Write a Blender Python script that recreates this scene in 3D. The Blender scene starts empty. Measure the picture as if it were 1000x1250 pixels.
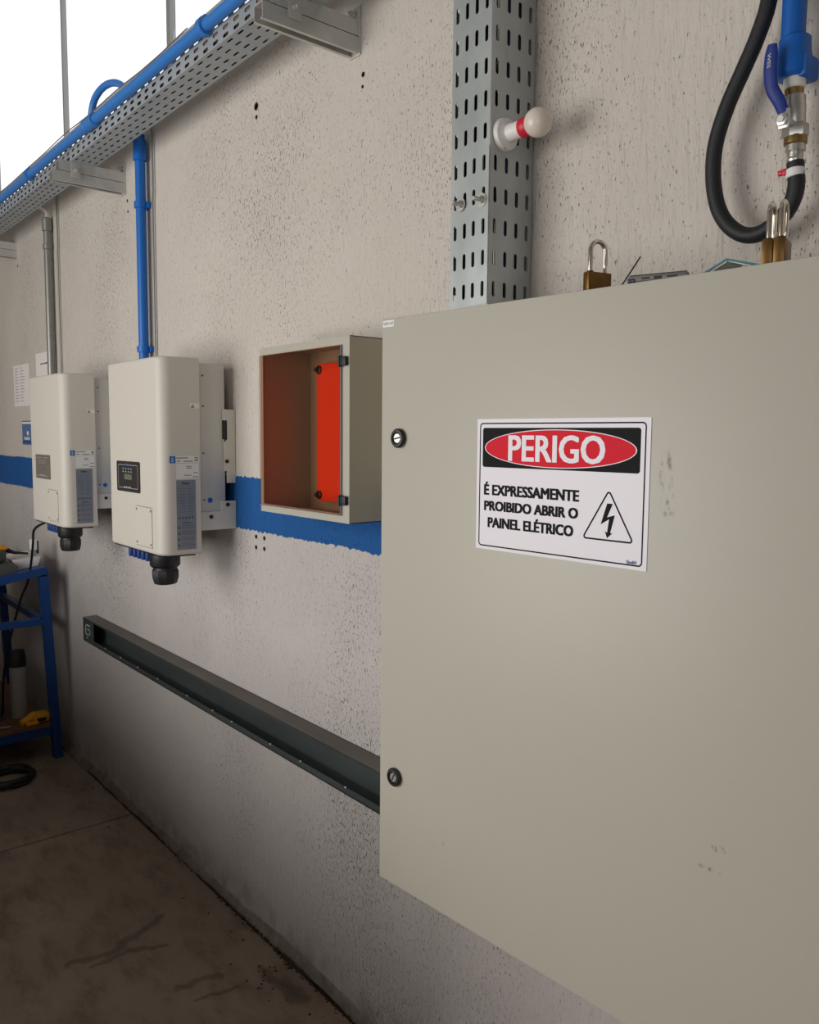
import bpy, bmesh, math, random
from mathutils import Vector, Matrix
random.seed(7)
S = bpy.context.scene
COL = S.collection
PI = math.pi

# ------------------------------------------------------------------ camera
CAM_YAW, CAM_PITCH, CAM_ROLL = math.radians(50.4555), math.radians(5.2866), math.radians(.4832)
cy, sy, cp, sp = math.cos(CAM_YAW), math.sin(CAM_YAW), math.cos(CAM_PITCH), math.sin(CAM_PITCH)
fwd = Vector((-sy*cp, cy*cp, -sp)); rgt = Vector((cy, sy, 0)); upv = rgt.cross(fwd)
r_ = rgt*math.cos(CAM_ROLL) + upv*math.sin(CAM_ROLL)
u_ = upv*math.cos(CAM_ROLL) - rgt*math.sin(CAM_ROLL)
cam = bpy.data.objects.new('camera', bpy.data.cameras.new('camera'))
COL.objects.link(cam)
mw = Matrix((r_, u_, -fwd)).transposed().to_4x4(); mw.translation = Vector((0, -1.2, 1.525))
cam.matrix_world = mw
cam.data.sensor_fit = 'VERTICAL'; cam.data.sensor_height = 24; cam.data.sensor_width = 24
cam.data.lens = 1005/1250*24
cam.data.clip_start = .02
S.camera = cam

# ------------------------------------------------------------------ world, lights, exposure
W = bpy.data.worlds.new('world'); S.world = W; W.use_nodes = True
W.node_tree.nodes['Background'].inputs[0].default_value = (.93, .97, 1.0, 1)
W.node_tree.nodes['Background'].inputs[1].default_value = 1.3

def area(name, loc, target, sx, sy_, power, color):
    d = bpy.data.lights.new(name, 'AREA'); d.shape = 'RECTANGLE'; d.size = sx; d.size_y = sy_
    d.energy = power; d.color = color
    o = bpy.data.objects.new(name, d); COL.objects.link(o); o.location = loc
    o.rotation_euler = (Vector(target)-Vector(loc)).to_track_quat('-Z', 'Y').to_euler()
    return o
# daylight through the tall window of the opposite wall and through the roof skylight
area('tall_window_daylight', (-2.45, -3.28, 1.55), (-2.3, 0, 1.8), 2.6, 2.2, 82, (1.0, .975, .94))
area('skylight_daylight', (-1.9, -2.3, 4.2), (-1.9, -.2, 1.6), 3.0, .9, 2, (.97, .98, 1.0))
area('gate_daylight', (1.1, -3.2, 1.35), (-.5, 0, 1.2), 1.6, 2.0, 20, (.97, .98, 1.0))
VS = S.view_settings
VS.view_transform = 'Standard'; VS.look = 'None'; VS.gamma = 1; VS.use_curve_mapping = False
VS.exposure = 0.0

# ------------------------------------------------------------------ materials
def lin(c):
    return tuple(((v/255)/12.92 if v/255 <= .04045 else ((v/255+.055)/1.055)**2.4) for v in c) + (1,)

def mat(name, rgb, rough=.5, metal=0., var=0., vscale=8., bump=0., bscale=60., spec=.5, stretch=(1, 1, 1), trans=0.):
    m = bpy.data.materials.new(name); m.use_nodes = True
    nt = m.node_tree; b = nt.nodes['Principled BSDF']
    c = lin(rgb)
    b.inputs['Base Color'].default_value = c
    b.inputs['Roughness'].default_value = rough
    b.inputs['Metallic'].default_value = metal
    b.inputs['Specular IOR Level'].default_value = spec
    if var or bump:
        tc = nt.nodes.new('ShaderNodeTexCoord'); mp = nt.nodes.new('ShaderNodeMapping')
        mp.inputs['Scale'].default_value = stretch
        nt.links.new(tc.outputs['Object'], mp.inputs[0])
    if var:
        n = nt.nodes.new('ShaderNodeTexNoise'); n.inputs['Scale'].default_value = vscale
        n.inputs['Detail'].default_value = 6
        nt.links.new(mp.outputs[0], n.inputs['Vector'])
        r = nt.nodes.new('ShaderNodeValToRGB')
        r.color_ramp.elements[0].position = .3; r.color_ramp.elements[1].position = .7
        r.color_ramp.elements[0].color = tuple(v*(1-var) for v in c[:3])+(1,)
        r.color_ramp.elements[1].color = tuple(min(1, v*(1+var)) for v in c[:3])+(1,)
        nt.links.new(n.outputs['Fac'], r.inputs[0]); nt.links.new(r.outputs[0], b.inputs['Base Color'])
    if bump:
        n2 = nt.nodes.new('ShaderNodeTexNoise'); n2.inputs['Scale'].default_value = bscale
        n2.inputs['Detail'].default_value = 4
        nt.links.new(mp.outputs[0], n2.inputs['Vector'])
        bp = nt.nodes.new('ShaderNodeBump'); bp.inputs['Strength'].default_value = bump
        bp.inputs['Distance'].default_value = .002
        nt.links.new(n2.outputs['Fac'], bp.inputs['Height']); nt.links.new(bp.outputs[0], b.inputs['Normal'])
    return m

class NT:
    """small helper for node maths"""
    def __init__(s, m): s.nt = m.node_tree
    def n(s, t, **kw):
        x = s.nt.nodes.new(t)
        for k, v in kw.items(): setattr(x, k, v)
        return x
    def l(s, a, b): s.nt.links.new(a, b)
    def math(s, op, a, b=None, clamp=False):
        x = s.n('ShaderNodeMath', operation=op); x.use_clamp = clamp
        for i, v in enumerate((a, b)):
            if v is None: continue
            if isinstance(v, (int, float)): x.inputs[i].default_value = v
            else: s.l(v, x.inputs[i])
        return x.outputs[0]
    def noise(s, vec, scale, detail=4, rough=.5):
        x = s.n('ShaderNodeTexNoise'); x.inputs['Scale'].default_value = scale
        x.inputs['Detail'].default_value = detail; x.inputs['Roughness'].default_value = rough
        s.l(vec, x.inputs['Vector']); return x.outputs['Fac']
    def scaled(s, vec, sc, loc=(0, 0, 0), rot=(0, 0, 0)):
        x = s.n('ShaderNodeMapping'); x.inputs['Scale'].default_value = sc
        x.inputs['Location'].default_value = loc; x.inputs['Rotation'].default_value = rot
        s.l(vec, x.inputs[0]); return x.outputs[0]
    def step(s, v, lo, hi):
        x = s.n('ShaderNodeMapRange'); x.interpolation_type = 'SMOOTHSTEP'
        x.inputs['From Min'].default_value = lo; x.inputs['From Max'].default_value = hi
        s.l(v, x.inputs[0]); return x.outputs[0]
    def mix(s, fac, a, b):
        x = s.n('ShaderNodeMix', data_type='RGBA')
        for i, v in ((0, fac), (6, a), (7, b)):
            if isinstance(v, (int, float)): x.inputs[i].default_value = v
            elif isinstance(v, tuple): x.inputs[i].default_value = v
            else: s.l(v, x.inputs[i])
        return x.outputs[2]

def wall_material():
    m = bpy.data.materials.new('textured_wall_paint'); m.use_nodes = True
    k = NT(m); b = m.node_tree.nodes['Principled BSDF']
    pos = k.n('ShaderNodeNewGeometry').outputs['Position']
    sep = k.n('ShaderNodeSeparateXYZ'); k.l(pos, sep.inputs[0]); z = sep.outputs['Z']
    jag = k.math('MULTIPLY', k.math('SUBTRACT', k.noise(k.scaled(pos, (1, 1, .4)), 70, 3), .5), .022)
    jag2 = k.math('MULTIPLY', k.math('SUBTRACT', k.noise(pos, 2.5, 2), .5), .012)
    zj = k.math('ADD', k.math('ADD', z, jag), jag2)
    stripe = k.math('MULTIPLY', k.step(zj, 1.237, 1.239), k.math('SUBTRACT', 1, k.step(zj, 1.396, 1.398)))
    lower = k.math('SUBTRACT', 1, k.step(zj, 1.30, 1.31))
    # dragged pits of the rendered coat
    amt = k.noise(k.scaled(pos, (1, 1, .7)), 1.6, 3)
    p1 = k.noise(k.scaled(pos, (290, 290, 105)), 1.0, 3, .6)
    wob = k.scaled(pos, (165, 165, 48), (3.1, 0, 1.7), (0, .12, 0))
    p2 = k.noise(wob, 1.0, 3, .6)
    th = k.math('MULTIPLY', k.math('SUBTRACT', amt, .5), .26)
    pit1 = k.step(k.math('ADD', p1, th), .625, .72)
    pit2 = k.step(k.math('ADD', p2, th), .655, .745)
    pits = k.math('MAXIMUM', pit1, pit2)
    cloud = k.noise(pos, 3.0, 5, .6)
    up = k.mix(cloud, lin((198, 190, 181)), lin((215, 208, 200)))
    lo = k.mix(cloud, lin((186, 180, 177)), lin((204, 198, 195)))
    base = k.mix(lower, up, lo)
    base = k.mix(stripe, base, k.mix(cloud, lin((24, 82, 146)), lin((32, 94, 160))))
    # faint trowel lines and grime near the foot of the wall
    grime = k.math('MULTIPLY', k.math('SUBTRACT', 1, k.step(zj, .0, .16)), k.step(k.noise(pos, 14, 4), .35, .7))
    base = k.mix(k.math('MULTIPLY', grime, .55), base, lin((122, 104, 88)))
    darkp = k.mix(stripe, lin((104, 92, 80)), lin((12, 40, 92)))
    base = k.mix(k.math('MULTIPLY', pits, .5), base, darkp)
    k.l(base, b.inputs['Base Color'])
    b.inputs['Roughness'].default_value = .75; b.inputs['Specular IOR Level'].default_value = .25
    fine = k.noise(k.scaled(pos, (1, 1, .35)), 120, 3)
    coarse = k.noise(k.scaled(pos, (1, 1, .22)), 60, 4, .6)
    h = k.math('SUBTRACT', k.math('ADD', k.math('MULTIPLY', fine, .25), k.math('MULTIPLY', coarse, 1.1)), k.math('MULTIPLY', pits, 1.1))
    bp = k.n('ShaderNodeBump'); bp.inputs['Strength'].default_value = .9; bp.inputs['Distance'].default_value = .0075
    k.l(h, bp.inputs['Height']); k.l(bp.outputs[0], b.inputs['Normal'])
    return m

def floor_material():
    m = bpy.data.materials.new('stained_concrete'); m.use_nodes = True
    k = NT(m); b = m.node_tree.nodes['Principled BSDF']
    pos = k.n('ShaderNodeNewGeometry').outputs['Position']
    c1 = k.noise(pos, 2.2, 6, .6); c2 = k.noise(k.scaled(pos, (1, 2.2, 1), (0, 0, 0), (0, 0, .5)), 5.5, 6, .65)
    base = k.mix(c1, lin((124, 105, 91)), lin((172, 152, 134)))
    base = k.mix(k.step(c2, .42, .72), base, lin((116, 99, 86)))
    # drag marks: long soft capsules of older dirt
    warp = k.n('ShaderNodeTexNoise'); warp.inputs['Scale'].default_value = 9; k.l(pos, warp.inputs['Vector'])
    wv = k.n('ShaderNodeVectorMath', operation='MULTIPLY_ADD')
    k.l(warp.outputs['Color'], wv.inputs[0]); wv.inputs[1].default_value = (.09, .09, 0); wv.inputs[2].default_value = (-.045, -.045, 0)
    wp = k.n('ShaderNodeVectorMath', operation='ADD'); k.l(pos, wp.inputs[0]); k.l(wv.outputs[0], wp.inputs[1])
    sxyz = k.n('ShaderNodeSeparateXYZ'); k.l(wp.outputs[0], sxyz.inputs[0])
    X, Y = sxyz.outputs['X'], sxyz.outputs['Y']
    tot = None
    for (x0, y0), (x1, y1), w in (((-2.335, -.523), (-2.325, -.421), .016), ((-2.325, -.421), (-2.40, -.20), .020),
                                  ((-2.284, -.478), (-2.314, -.377), .012), ((-2.314, -.377), (-2.26, -.27), .012),
                                  ((-2.06, -.32), (-2.024, -.205), .013), ((-1.966, -.294), (-1.95, -.18), .010),
                                  ((-1.98, -.09), (-1.81, -.095), .022)):
        dx, dy = x1-x0, y1-y0; L2 = dx*dx+dy*dy
        ax, ay = k.math('SUBTRACT', X, x0), k.math('SUBTRACT', Y, y0)
        t = k.math('DIVIDE', k.math('ADD', k.math('MULTIPLY', ax, dx), k.math('MULTIPLY', ay, dy)), L2, True)
        ex, ey = k.math('SUBTRACT', ax, k.math('MULTIPLY', t, dx)), k.math('SUBTRACT', ay, k.math('MULTIPLY', t, dy))
        d = k.math('SQRT', k.math('ADD', k.math('MULTIPLY', ex, ex), k.math('MULTIPLY', ey, ey)))
        s_ = k.math('SUBTRACT', 1, k.step(d, w*.25, w*1.2))
        tot = s_ if tot is None else k.math('MAXIMUM', tot, s_)
    base = k.mix(k.math('MULTIPLY', tot, .55), base, lin((76, 63, 54)))
    speck = k.step(k.noise(pos, 90, 2), .70, .76)
    base = k.mix(k.math('MULTIPLY', speck, .5), base, lin((70, 56, 46)))
    k.l(base, b.inputs['Base Color'])
    b.inputs['Roughness'].default_value = .7
    bp = k.n('ShaderNodeBump'); bp.inputs['Strength'].default_value = .35; bp.inputs['Distance'].default_value = .004
    k.l(k.noise(pos, 35, 5, .6), bp.inputs['Height']); k.l(bp.outputs[0], b.inputs['Normal'])
    return m

def door_paint():
    m = bpy.data.materials.new('beige_grey_enamel'); m.use_nodes = True
    k = NT(m); b = m.node_tree.nodes['Principled BSDF']
    obj = k.n('ShaderNodeTexCoord').outputs['Object']
    base = k.mix(k.noise(obj, 2.0, 3), lin((184, 181, 168)), lin((189, 185, 173)))
    # small scuffs beside the sign and a few specks
    sep = k.n('ShaderNodeSeparateXYZ'); k.l(obj, sep.inputs[0])
    def blob(x, z, rx, rz):
        a = k.math('DIVIDE', k.math('SUBTRACT', sep.outputs['X'], x), rx); c = k.math('DIVIDE', k.math('SUBTRACT', sep.outputs['Z'], z), rz)
        return k.math('SUBTRACT', 1, k.step(k.math('ADD', k.math('MULTIPLY', a, a), k.math('MULTIPLY', c, c)), .3, 1))
    sc = k.step(k.noise(k.scaled(obj, (1, 1, .45)), 90, 4, .7), .47, .62)
    msk = None
    for q in ((-.249, .763, .012, .035), (-.245, .722, .014, .022), (-.16, .30, .012, .006), (-.17, .27, .018, .004), (-.66, .115, .006, .006), (-.635, .125, .005, .005)):
        x = blob(*q); msk = x if msk is None else k.math('MAXIMUM', msk, x)
    base = k.mix(k.math('MULTIPLY', k.math('MULTIPLY', msk, sc), .75), base, lin((96, 78, 60)))
    k.l(base, b.inputs['Base Color']); b.inputs['Roughness'].default_value = .42
    bp = k.n('ShaderNodeBump'); bp.inputs['Strength'].default_value = .12; bp.inputs['Distance'].default_value = .001
    k.l(k.noise(obj, 220, 2), bp.inputs['Height']); k.l(bp.outputs[0], b.inputs['Normal'])
    return m

def pane_material():
    m = bpy.data.materials.new('dusty_clear_pane'); m.use_nodes = True
    k = NT(m); nt = m.node_tree; nt.nodes.remove(nt.nodes['Principled BSDF']); out = nt.nodes['Material Output']
    tr = k.n('ShaderNodeBsdfTransparent'); tl = k.n('ShaderNodeBsdfTranslucent'); gl = k.n('ShaderNodeBsdfGlossy')
    gl.inputs['Roughness'].default_value = .1; tl.inputs[0].default_value = (.9, .92, .93, 1)
    obj = k.n('ShaderNodeTexCoord').outputs['Object']
    dust = k.math('MULTIPLY', k.step(k.noise(k.scaled(obj, (1, 1, 1), (0, 0, 0), (0, .8, 0)), 5, 3), .62, .8), .12)
    a = k.n('ShaderNodeMixShader'); k.l(dust, a.inputs[0]); k.l(tr.outputs[0], a.inputs[1]); k.l(tl.outputs[0], a.inputs[2])
    c = k.n('ShaderNodeMixShader'); c.inputs[0].default_value = .04; k.l(a.outputs[0], c.inputs[1]); k.l(gl.outputs[0], c.inputs[2])
    k.l(c.outputs[0], out.inputs['Surface']); return m

def acrylic_material():
    m = bpy.data.materials.new('smoked_acrylic'); m.use_nodes = True
    k = NT(m); nt = m.node_tree; nt.nodes.remove(nt.nodes['Principled BSDF']); out = nt.nodes['Material Output']
    tr = k.n('ShaderNodeBsdfTransparent'); tr.inputs[0].default_value = (.90, .80, .74, 1)
    gl = k.n('ShaderNodeBsdfGlossy'); gl.inputs['Roughness'].default_value = .03
    fr = k.n('ShaderNodeFresnel'); fr.inputs['IOR'].default_value = 1.45
    c = k.n('ShaderNodeMixShader'); geo = k.n('ShaderNodeNewGeometry'); front = k.math('SUBTRACT', 1, geo.outputs['Backfacing'])
    k.l(k.math('MULTIPLY', k.math('MULTIPLY', fr.outputs[0], .8), front), c.inputs[0]); k.l(tr.outputs[0], c.inputs[1]); k.l(gl.outputs[0], c.inputs[2])
    k.l(c.outputs[0], out.inputs['Surface']); return m

M = {}
M['wall'] = wall_material(); M['floor'] = floor_material(); M['door'] = door_paint()
M['pane'] = pane_material(); M['acrylic'] = acrylic_material()
M['plaster'] = mat('plain_shed_wall', (176, 168, 158), .8, var=.08, vscale=3)
M['roof'] = mat('roof_sheet', (150, 150, 148), .6, var=.08, vscale=2)
M['mortar'] = mat('cement_fillet', (138, 127, 118), .9, var=.25, vscale=22, bump=.9, bscale=60)
M['dirt'] = mat('crumbled_mortar', (70, 56, 42), .95, var=.3, vscale=90)
M['cab'] = mat('cabinet_enamel', (185, 182, 169), .42, var=.02, vscale=3)
M['cab_in'] = mat('cabinet_inner_enamel', (182, 174, 152), .45, var=.02, vscale=3)
M['galv'] = mat('galvanised_steel', (178, 184, 184), .40, .5, var=.16, vscale=14, stretch=(1, 1, .5))
M['galv_h'] = mat('galvanised_tray_steel', (164, 171, 176), .5, .2, var=.10, vscale=10, stretch=(.4, 1, 1))
M['galv_s'] = mat('strut_steel', (200, 199, 194), .42, .35, var=.14, vscale=12)
M['dull'] = mat('dull_dark_steel', (84, 92, 92), .5, .55, var=.18, vscale=9, stretch=(.3, 1, 1))
M['dull_top'] = mat('dusty_steel_flange', (112, 107, 100), .7, .2, var=.16, vscale=14, stretch=(.3, 1, 1))
M['steel'] = mat('bright_steel', (205, 203, 198), .34, .9)
M['chrome'] = mat('chromed_shackle', (222, 214, 200), .12, 1.0)
M['brass'] = mat('aged_brass', (122, 92, 52), .38, .9, var=.15, vscale=60)
M['brass_l'] = mat('yellow_brass', (158, 130, 84), .35, .9, var=.1, vscale=60)
M['blue_pipe'] = mat('blue_pvc', (52, 124, 204), .38, var=.03, vscale=5)
M['blue_drop'] = mat('blue_drop_pipe', (14, 104, 194), .38, var=.03, vscale=5)
M['blue_dark'] = mat('blue_air_pipe', (4, 90, 176), .42, var=.04, vscale=6)
M['blue_grip'] = mat('navy_vinyl_grip', (24, 48, 128), .5)
M['rubber'] = mat('black_rubber', (26, 28, 32), .55, bump=.2, bscale=300)
M['blk'] = mat('black_plastic', (22, 23, 26), .45)
M['navy'] = mat('navy_plastic', (16, 56, 130), .45)
M['grey_pl'] = mat('grey_conduit_steel', (150, 150, 146), .4, .6, var=.06, vscale=8)
M['white_pl'] = mat('white_plastic', (232, 230, 226), .38)
M['bulb'] = mat('opal_bulb_glass', (226, 214, 202), .2)
M['red_pl'] = mat('red_plastic', (206, 34, 56), .4)
M['inv'] = mat('white_powder_coat', (211, 206, 196), .45, bump=.05, bscale=400)
M['inv_alu'] = mat('brushed_aluminium_side', (202, 200, 195), .45, .1, var=.03, vscale=6)
M['inv_blk'] = mat('display_bezel', (34, 33, 34), .25)
M['inv_film'] = mat('display_under_film', (112, 104, 94), .35)
M['lcd'] = mat('lcd_off', (104, 104, 96), .25)
M['silver_lab'] = mat('silver_rating_plate', (136, 142, 152), .4, .3, var=.08, vscale=30)
M['ink'] = mat('black_ink', (15, 14, 20), .6, spec=.15)
M['ink_grey'] = mat('grey_ink', (98, 98, 100), .6)
M['ink_lt'] = mat('pale_print', (176, 180, 184), .6)
M['blue_ink'] = mat('blue_ink', (18, 98, 190), .5)
M['sign_white'] = mat('white_sign_vinyl', (232, 228, 236), .4)
M['sign_red'] = mat('red_ink', (222, 26, 48), .55, spec=.15)
M['paper'] = mat('white_paper', (236, 231, 228), .8, var=.03, vscale=6)
M['sticker_blue'] = mat('blue_notice_print', (80, 112, 160), .5)
M['orange'] = mat('orange_plate_enamel', (255, 66, 4), .42)
M['shelf_blue'] = mat('blue_shelf_paint', (6, 62, 128), .4, var=.08, vscale=8)
M['wood'] = mat('worn_board', (120, 84, 58), .7, var=.2, vscale=10, stretch=(.3, 2, 1))
M['yellow'] = mat('yellow_tool_plastic', (228, 160, 20), .45)
M['case'] = mat('dark_grey_plastic', (72, 74, 74), .5)
M['clear'] = mat('milky_bottle_plastic', (158, 153, 146), .3)
M['phone'] = mat('grey_phone_aluminium', (138, 133, 130), .35, .25)
M['lens'] = mat('phone_corner_glass', (70, 64, 88), .1)
M['teal'] = mat('teal_card', (34, 106, 116), .5)
M['green'] = mat('green_wire', (24, 130, 70), .45)
M['dark_sheath'] = mat('midnight_blue_sheath', (16, 24, 62), .5)
M['green_d'] = mat('dark_green_sheath', (24, 70, 48), .5)
M['brown_wire'] = mat('brown_wire', (122, 100, 82), .5)
M['grey_wire'] = mat('grey_wire', (150, 146, 140), .5)
M['plug'] = mat('dark_wall_plug', (62, 44, 38), .8)
M['mull'] = mat('window_steel', (150, 150, 146), .55, .2)

# ------------------------------------------------------------------ mesh helpers
ROOT = {}
class MB:
    def __init__(s): s.bm = bmesh.new()
    def face(s, vs, mi=0):
        try:
            f = s.bm.faces.new(vs); f.material_index = mi; return f
        except ValueError: return None
    def add(s, bm2, mi=0, mtx=None):
        mp = {}
        for v in bm2.verts: mp[v] = s.bm.verts.new(mtx @ v.co if mtx else v.co)
        for f in bm2.faces: s.face([mp[v] for v in f.verts], mi)
        bm2.free()
    def box(s, x0, x1, y0, y1, z0, z1, mi=0, bev=0., seg=2, mtx=None):
        b = bmesh.new(); bmesh.ops.create_cube(b, size=1)
        for v in b.verts:
            v.co = Vector((x0+(v.co.x+.5)*(x1-x0), y0+(v.co.y+.5)*(y1-y0), z0+(v.co.z+.5)*(z1-z0)))
        if bev: bmesh.ops.bevel(b, geom=list(b.edges), offset=bev, segments=seg, affect='EDGES', profile=.5)
        s.add(b, mi, mtx); return s
    def ring_loft(s, rings, mi=0, cap=True, closed=True):
        vr = [[s.bm.verts.new(p) for p in r] for r in rings]
        n = len(vr[0])
        for a, b in zip(vr, vr[1:]):
            for i in range(n if closed else n-1):
                s.face([a[i], a[(i+1) % n], b[(i+1) % n], b[i]], mi)
        if cap:
            s.face(list(reversed(vr[0])), mi); s.face(vr[-1], mi)
        return s
    def tube(s, pts, r, n=12, mi=0, cap=True):
        pts = [Vector(p) for p in pts]; rs = r if isinstance(r, (list, tuple)) else [r]*len(pts)
        t0 = (pts[1]-pts[0]).normalized()
        a = Vector((0, 0, 1)) if abs(t0.z) < .9 else Vector((1, 0, 0))
        u = t0.cross(a).normalized(); rings = []
        for i, p in enumerate(pts):
            t = (pts[min(i+1, len(pts)-1)]-pts[max(i-1, 0)]).normalized()
            u = (u-t*u.dot(t)).normalized(); w = t.cross(u)
            rings.append([p+(u*math.cos(2*PI*j/n)+w*math.sin(2*PI*j/n))*rs[i] for j in range(n)])
        return s.ring_loft(rings, mi, cap)
    def lathe(s, prof, o, axis, n=24, mi=0):
        o = Vector(o); axis = Vector(axis).normalized()
        return s.tube([o+axis*h+axis*1e-6*i for i, (r, h) in enumerate(prof)], [r for r, h in prof], n, mi) if False else s._lathe(prof, o, axis, n, mi)
    def _lathe(s, prof, o, axis, n, mi):
        a = Vector((0, 0, 1)) if abs(axis.z) < .9 else Vector((1, 0, 0))
        u = axis.cross(a).normalized(); w = axis.cross(u)
        rings = [[o+axis*h+(u*math.cos(2*PI*j/n)+w*math.sin(2*PI*j/n))*max(r, 1e-5) for j in range(n)] for r, h in prof]
        return s.ring_loft(rings, mi, True)
    def prism(s, pts, o, U, V, N, d, mi=0):
        """polygon pts (u,v) in frame o,U,V extruded from -0 to d along N"""
        o, U, V, N = map(Vector, (o, U, V, N))
        a = [s.bm.verts.new(o+U*x+V*y) for x, y in pts]; b = [s.bm.verts.new(o+U*x+V*y+N*d) for x, y in pts]
        n = len(pts); s.face(list(reversed(a)), mi); s.face(b, mi)
        for i in range(n): s.face([a[i], a[(i+1) % n], b[(i+1) % n], b[i]], mi)
        return s
    def flat(s, vf, o, U, V, mi=0, fit=None):
        """2-D verts/faces laid in a frame; fit=(u0,u1,v0,v1)"""
        vs, fs = vf; o, U, V = map(Vector, (o, U, V))
        if fit:
            xs = [v[0] for v in vs]; ys = [v[1] for v in vs]
            ax, bx, ay, by = min(xs), max(xs), min(ys), max(ys); u0, u1, v0, v1 = fit
            vs = [(u0+(x-ax)/(bx-ax)*(u1-u0), v0+(y-ay)/(by-ay)*(v1-v0)) for x, y in vs]
        b = [s.bm.verts.new(o+U*x+V*y) for x, y in vs]
        for f in fs: s.face([b[i] for i in f], mi)
        return s
    def rect(s, u0, u1, v0, v1, o, U, V, mi=0):
        return s.flat(([(u0, v0), (u1, v0), (u1, v1), (u0, v1)], [(0, 1, 2, 3)]), o, U, V, mi)
    def build(s, name, mats, parent=None, local=False, angle=35, smooth=True):
        me = bpy.data.meshes.new(name)
        bmesh.ops.recalc_face_normals(s.bm, faces=list(s.bm.faces))
        if parent is not None and not local:
            off = ROOT[parent.name]
            for v in s.bm.verts: v.co -= off
        s.bm.to_mesh(me); s.bm.free()
        for m in (mats if isinstance(mats, (list, tuple)) else [mats]): me.materials.append(m)
        if smooth:
            me.polygons.foreach_set('use_smooth', [True]*len(me.polygons))
            me.set_sharp_from_angle(angle=math.radians(angle))
        o = bpy.data.objects.new(name, me); COL.objects.link(o)
        if parent is not None:
            o.parent = parent; ROOT[o.name] = ROOT[parent.name]
        return o

def thing(name, label, cat, loc=(0, 0, 0), group=None):
    o = bpy.data.objects.new(name, None); COL.objects.link(o); o.location = loc
    o.empty_display_size = .05
    ROOT[o.name] = Vector(loc); o['label'] = label; o['category'] = cat
    if group: o['group'] = group
    return o
def tag(o, label, cat, group=None):
    o['label'] = label; o['category'] = cat
    if group: o['group'] = group
    return o
def recenter(o, loc):
    """move a one-mesh thing's origin to its base"""
    loc = Vector(loc)
    o.data.transform(Matrix.Translation(-loc)); o.location = loc; return o
def struct(o): o['kind'] = 'structure'; return o

def text2d(txt, bold=0.):
    cu = bpy.data.curves.new('t', 'FONT'); cu.body = txt; cu.size = 1; cu.offset = bold; cu.resolution_u = 3
    ob = bpy.data.objects.new('t', cu); COL.objects.link(ob)
    dg = bpy.context.evaluated_depsgraph_get(); me = bpy.data.meshes.new_from_object(ob.evaluated_get(dg))
    vf = ([(v.co.x, v.co.y) for v in me.vertices], [tuple(p.vertices) for p in me.polygons])
    bpy.data.objects.remove(ob); bpy.data.curves.remove(cu); bpy.data.meshes.remove(me)
    return vf
def rrect(u0, u1, v0, v1, r, n=5):
    out = []
    for cx, cyy, a0 in ((u1-r, v0+r, -90), (u1-r, v1-r, 0), (u0+r, v1-r, 90), (u0+r, v0+r, 180)):
        for i in range(n+1):
            a = math.radians(a0+90*i/n); out.append((cx+r*math.cos(a), cyy+r*math.sin(a)))
    return out
def polyf(pts): return (pts, [tuple(range(len(pts)))])
def outline(pts, w):
    """closed line of width w along a convex polygon"""
    n = len(pts); cx = sum(p[0] for p in pts)/n; cyy = sum(p[1] for p in pts)/n
    inner = []
    for i in range(n):
        p0, p1, p2 = Vector(pts[i-1]), Vector(pts[i]), Vector(pts[(i+1) % n])
        e1 = (p1-p0).normalized(); e2 = (p2-p1).normalized()
        nn = Vector((-(e1.y+e2.y), e1.x+e2.x)); nn.normalize()
        c = max(.3, nn.dot(Vector((-e1.y, e1.x))))
        if nn.dot(Vector((cx, cyy))-p1) < 0: nn = -nn
        q = p1+nn*w/abs(c); inner.append((q.x, q.y))
    return (list(pts)+inner, [(i, (i+1) % n, n+(i+1) % n, n+i) for i in range(n)])
def ellipse(cx, cyy, rx, ry, n=48): return [(cx+rx*math.cos(2*PI*i/n), cyy+ry*math.sin(2*PI*i/n)) for i in range(n)]
def spline(pts, k=8):
    P = [Vector(p) for p in pts]; P = [P[0]*2-P[1]]+P+[P[-1]*2-P[-2]]; out = []
    for i in range(1, len(P)-2):
        for j in range(k):
            t = j/k; a, b, c, d = P[i-1:i+3]
            out.append(.5*((2*b)+(c-a)*t+(2*a-5*b+4*c-d)*t*t+(3*b-a-3*c+d)*t**3))
    out.append(P[-2]); return out
def perforated(mb, o, U, V, nu, nv, pu, pv, L, w, mi=0):
    o, U, V = map(Vector, (o, U, V)); a, b, r = pu/2, pv/2, w/2; h = L/2-r; cache = {}
    def vert(x, y):
        k = (round(x, 5), round(y, 5))
        if k not in cache: cache[k] = mb.bm.verts.new(o+U*x+V*y)
        return cache[k]
    c45 = r*math.sqrt(.5)
    hole = [(h, -r), (h+c45, -c45), (h+r, 0), (h+c45, c45), (h, r), (-h, r), (-h-c45, c45), (-h-r, 0), (-h-c45, -c45), (-h, -r)]
    outer = [(h, -b), (a, -b), (a, 0), (a, b), (h, b), (-h, b), (-a, b), (-a, 0), (-a, -b), (-h, -b)]
    for i in range(nu):
        for j in range(nv):
            cx, cyy = (i+.5)*pu, (j+.5)*pv
            H = [vert(cx+x, cyy+y) for x, y in hole]; O = [vert(cx+x, cyy+y) for x, y in outer]
            for q in range(10): mb.face([H[q], O[q], O[(q+1) % 10], H[(q+1) % 10]], mi)
def solid(o, t, off=0):
    md = o.modifiers.new('thickness', 'SOLIDIFY'); md.thickness = t; md.offset = off; return o
def copy_tree(o, parent=None):
    c = o.copy(); COL.objects.link(c)
    if parent is not None: c.parent = parent
    for ch in list(o.children): copy_tree(ch, c)
    return c

XA, YA, ZA = Vector((1, 0, 0)), Vector((0, 1, 0)), Vector((0, 0, 1))
WT = 2.735           # top of the masonry wall, window band above
XL, XR, YF, ZC = -5.9, 3.0, -3.4, 4.3

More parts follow.
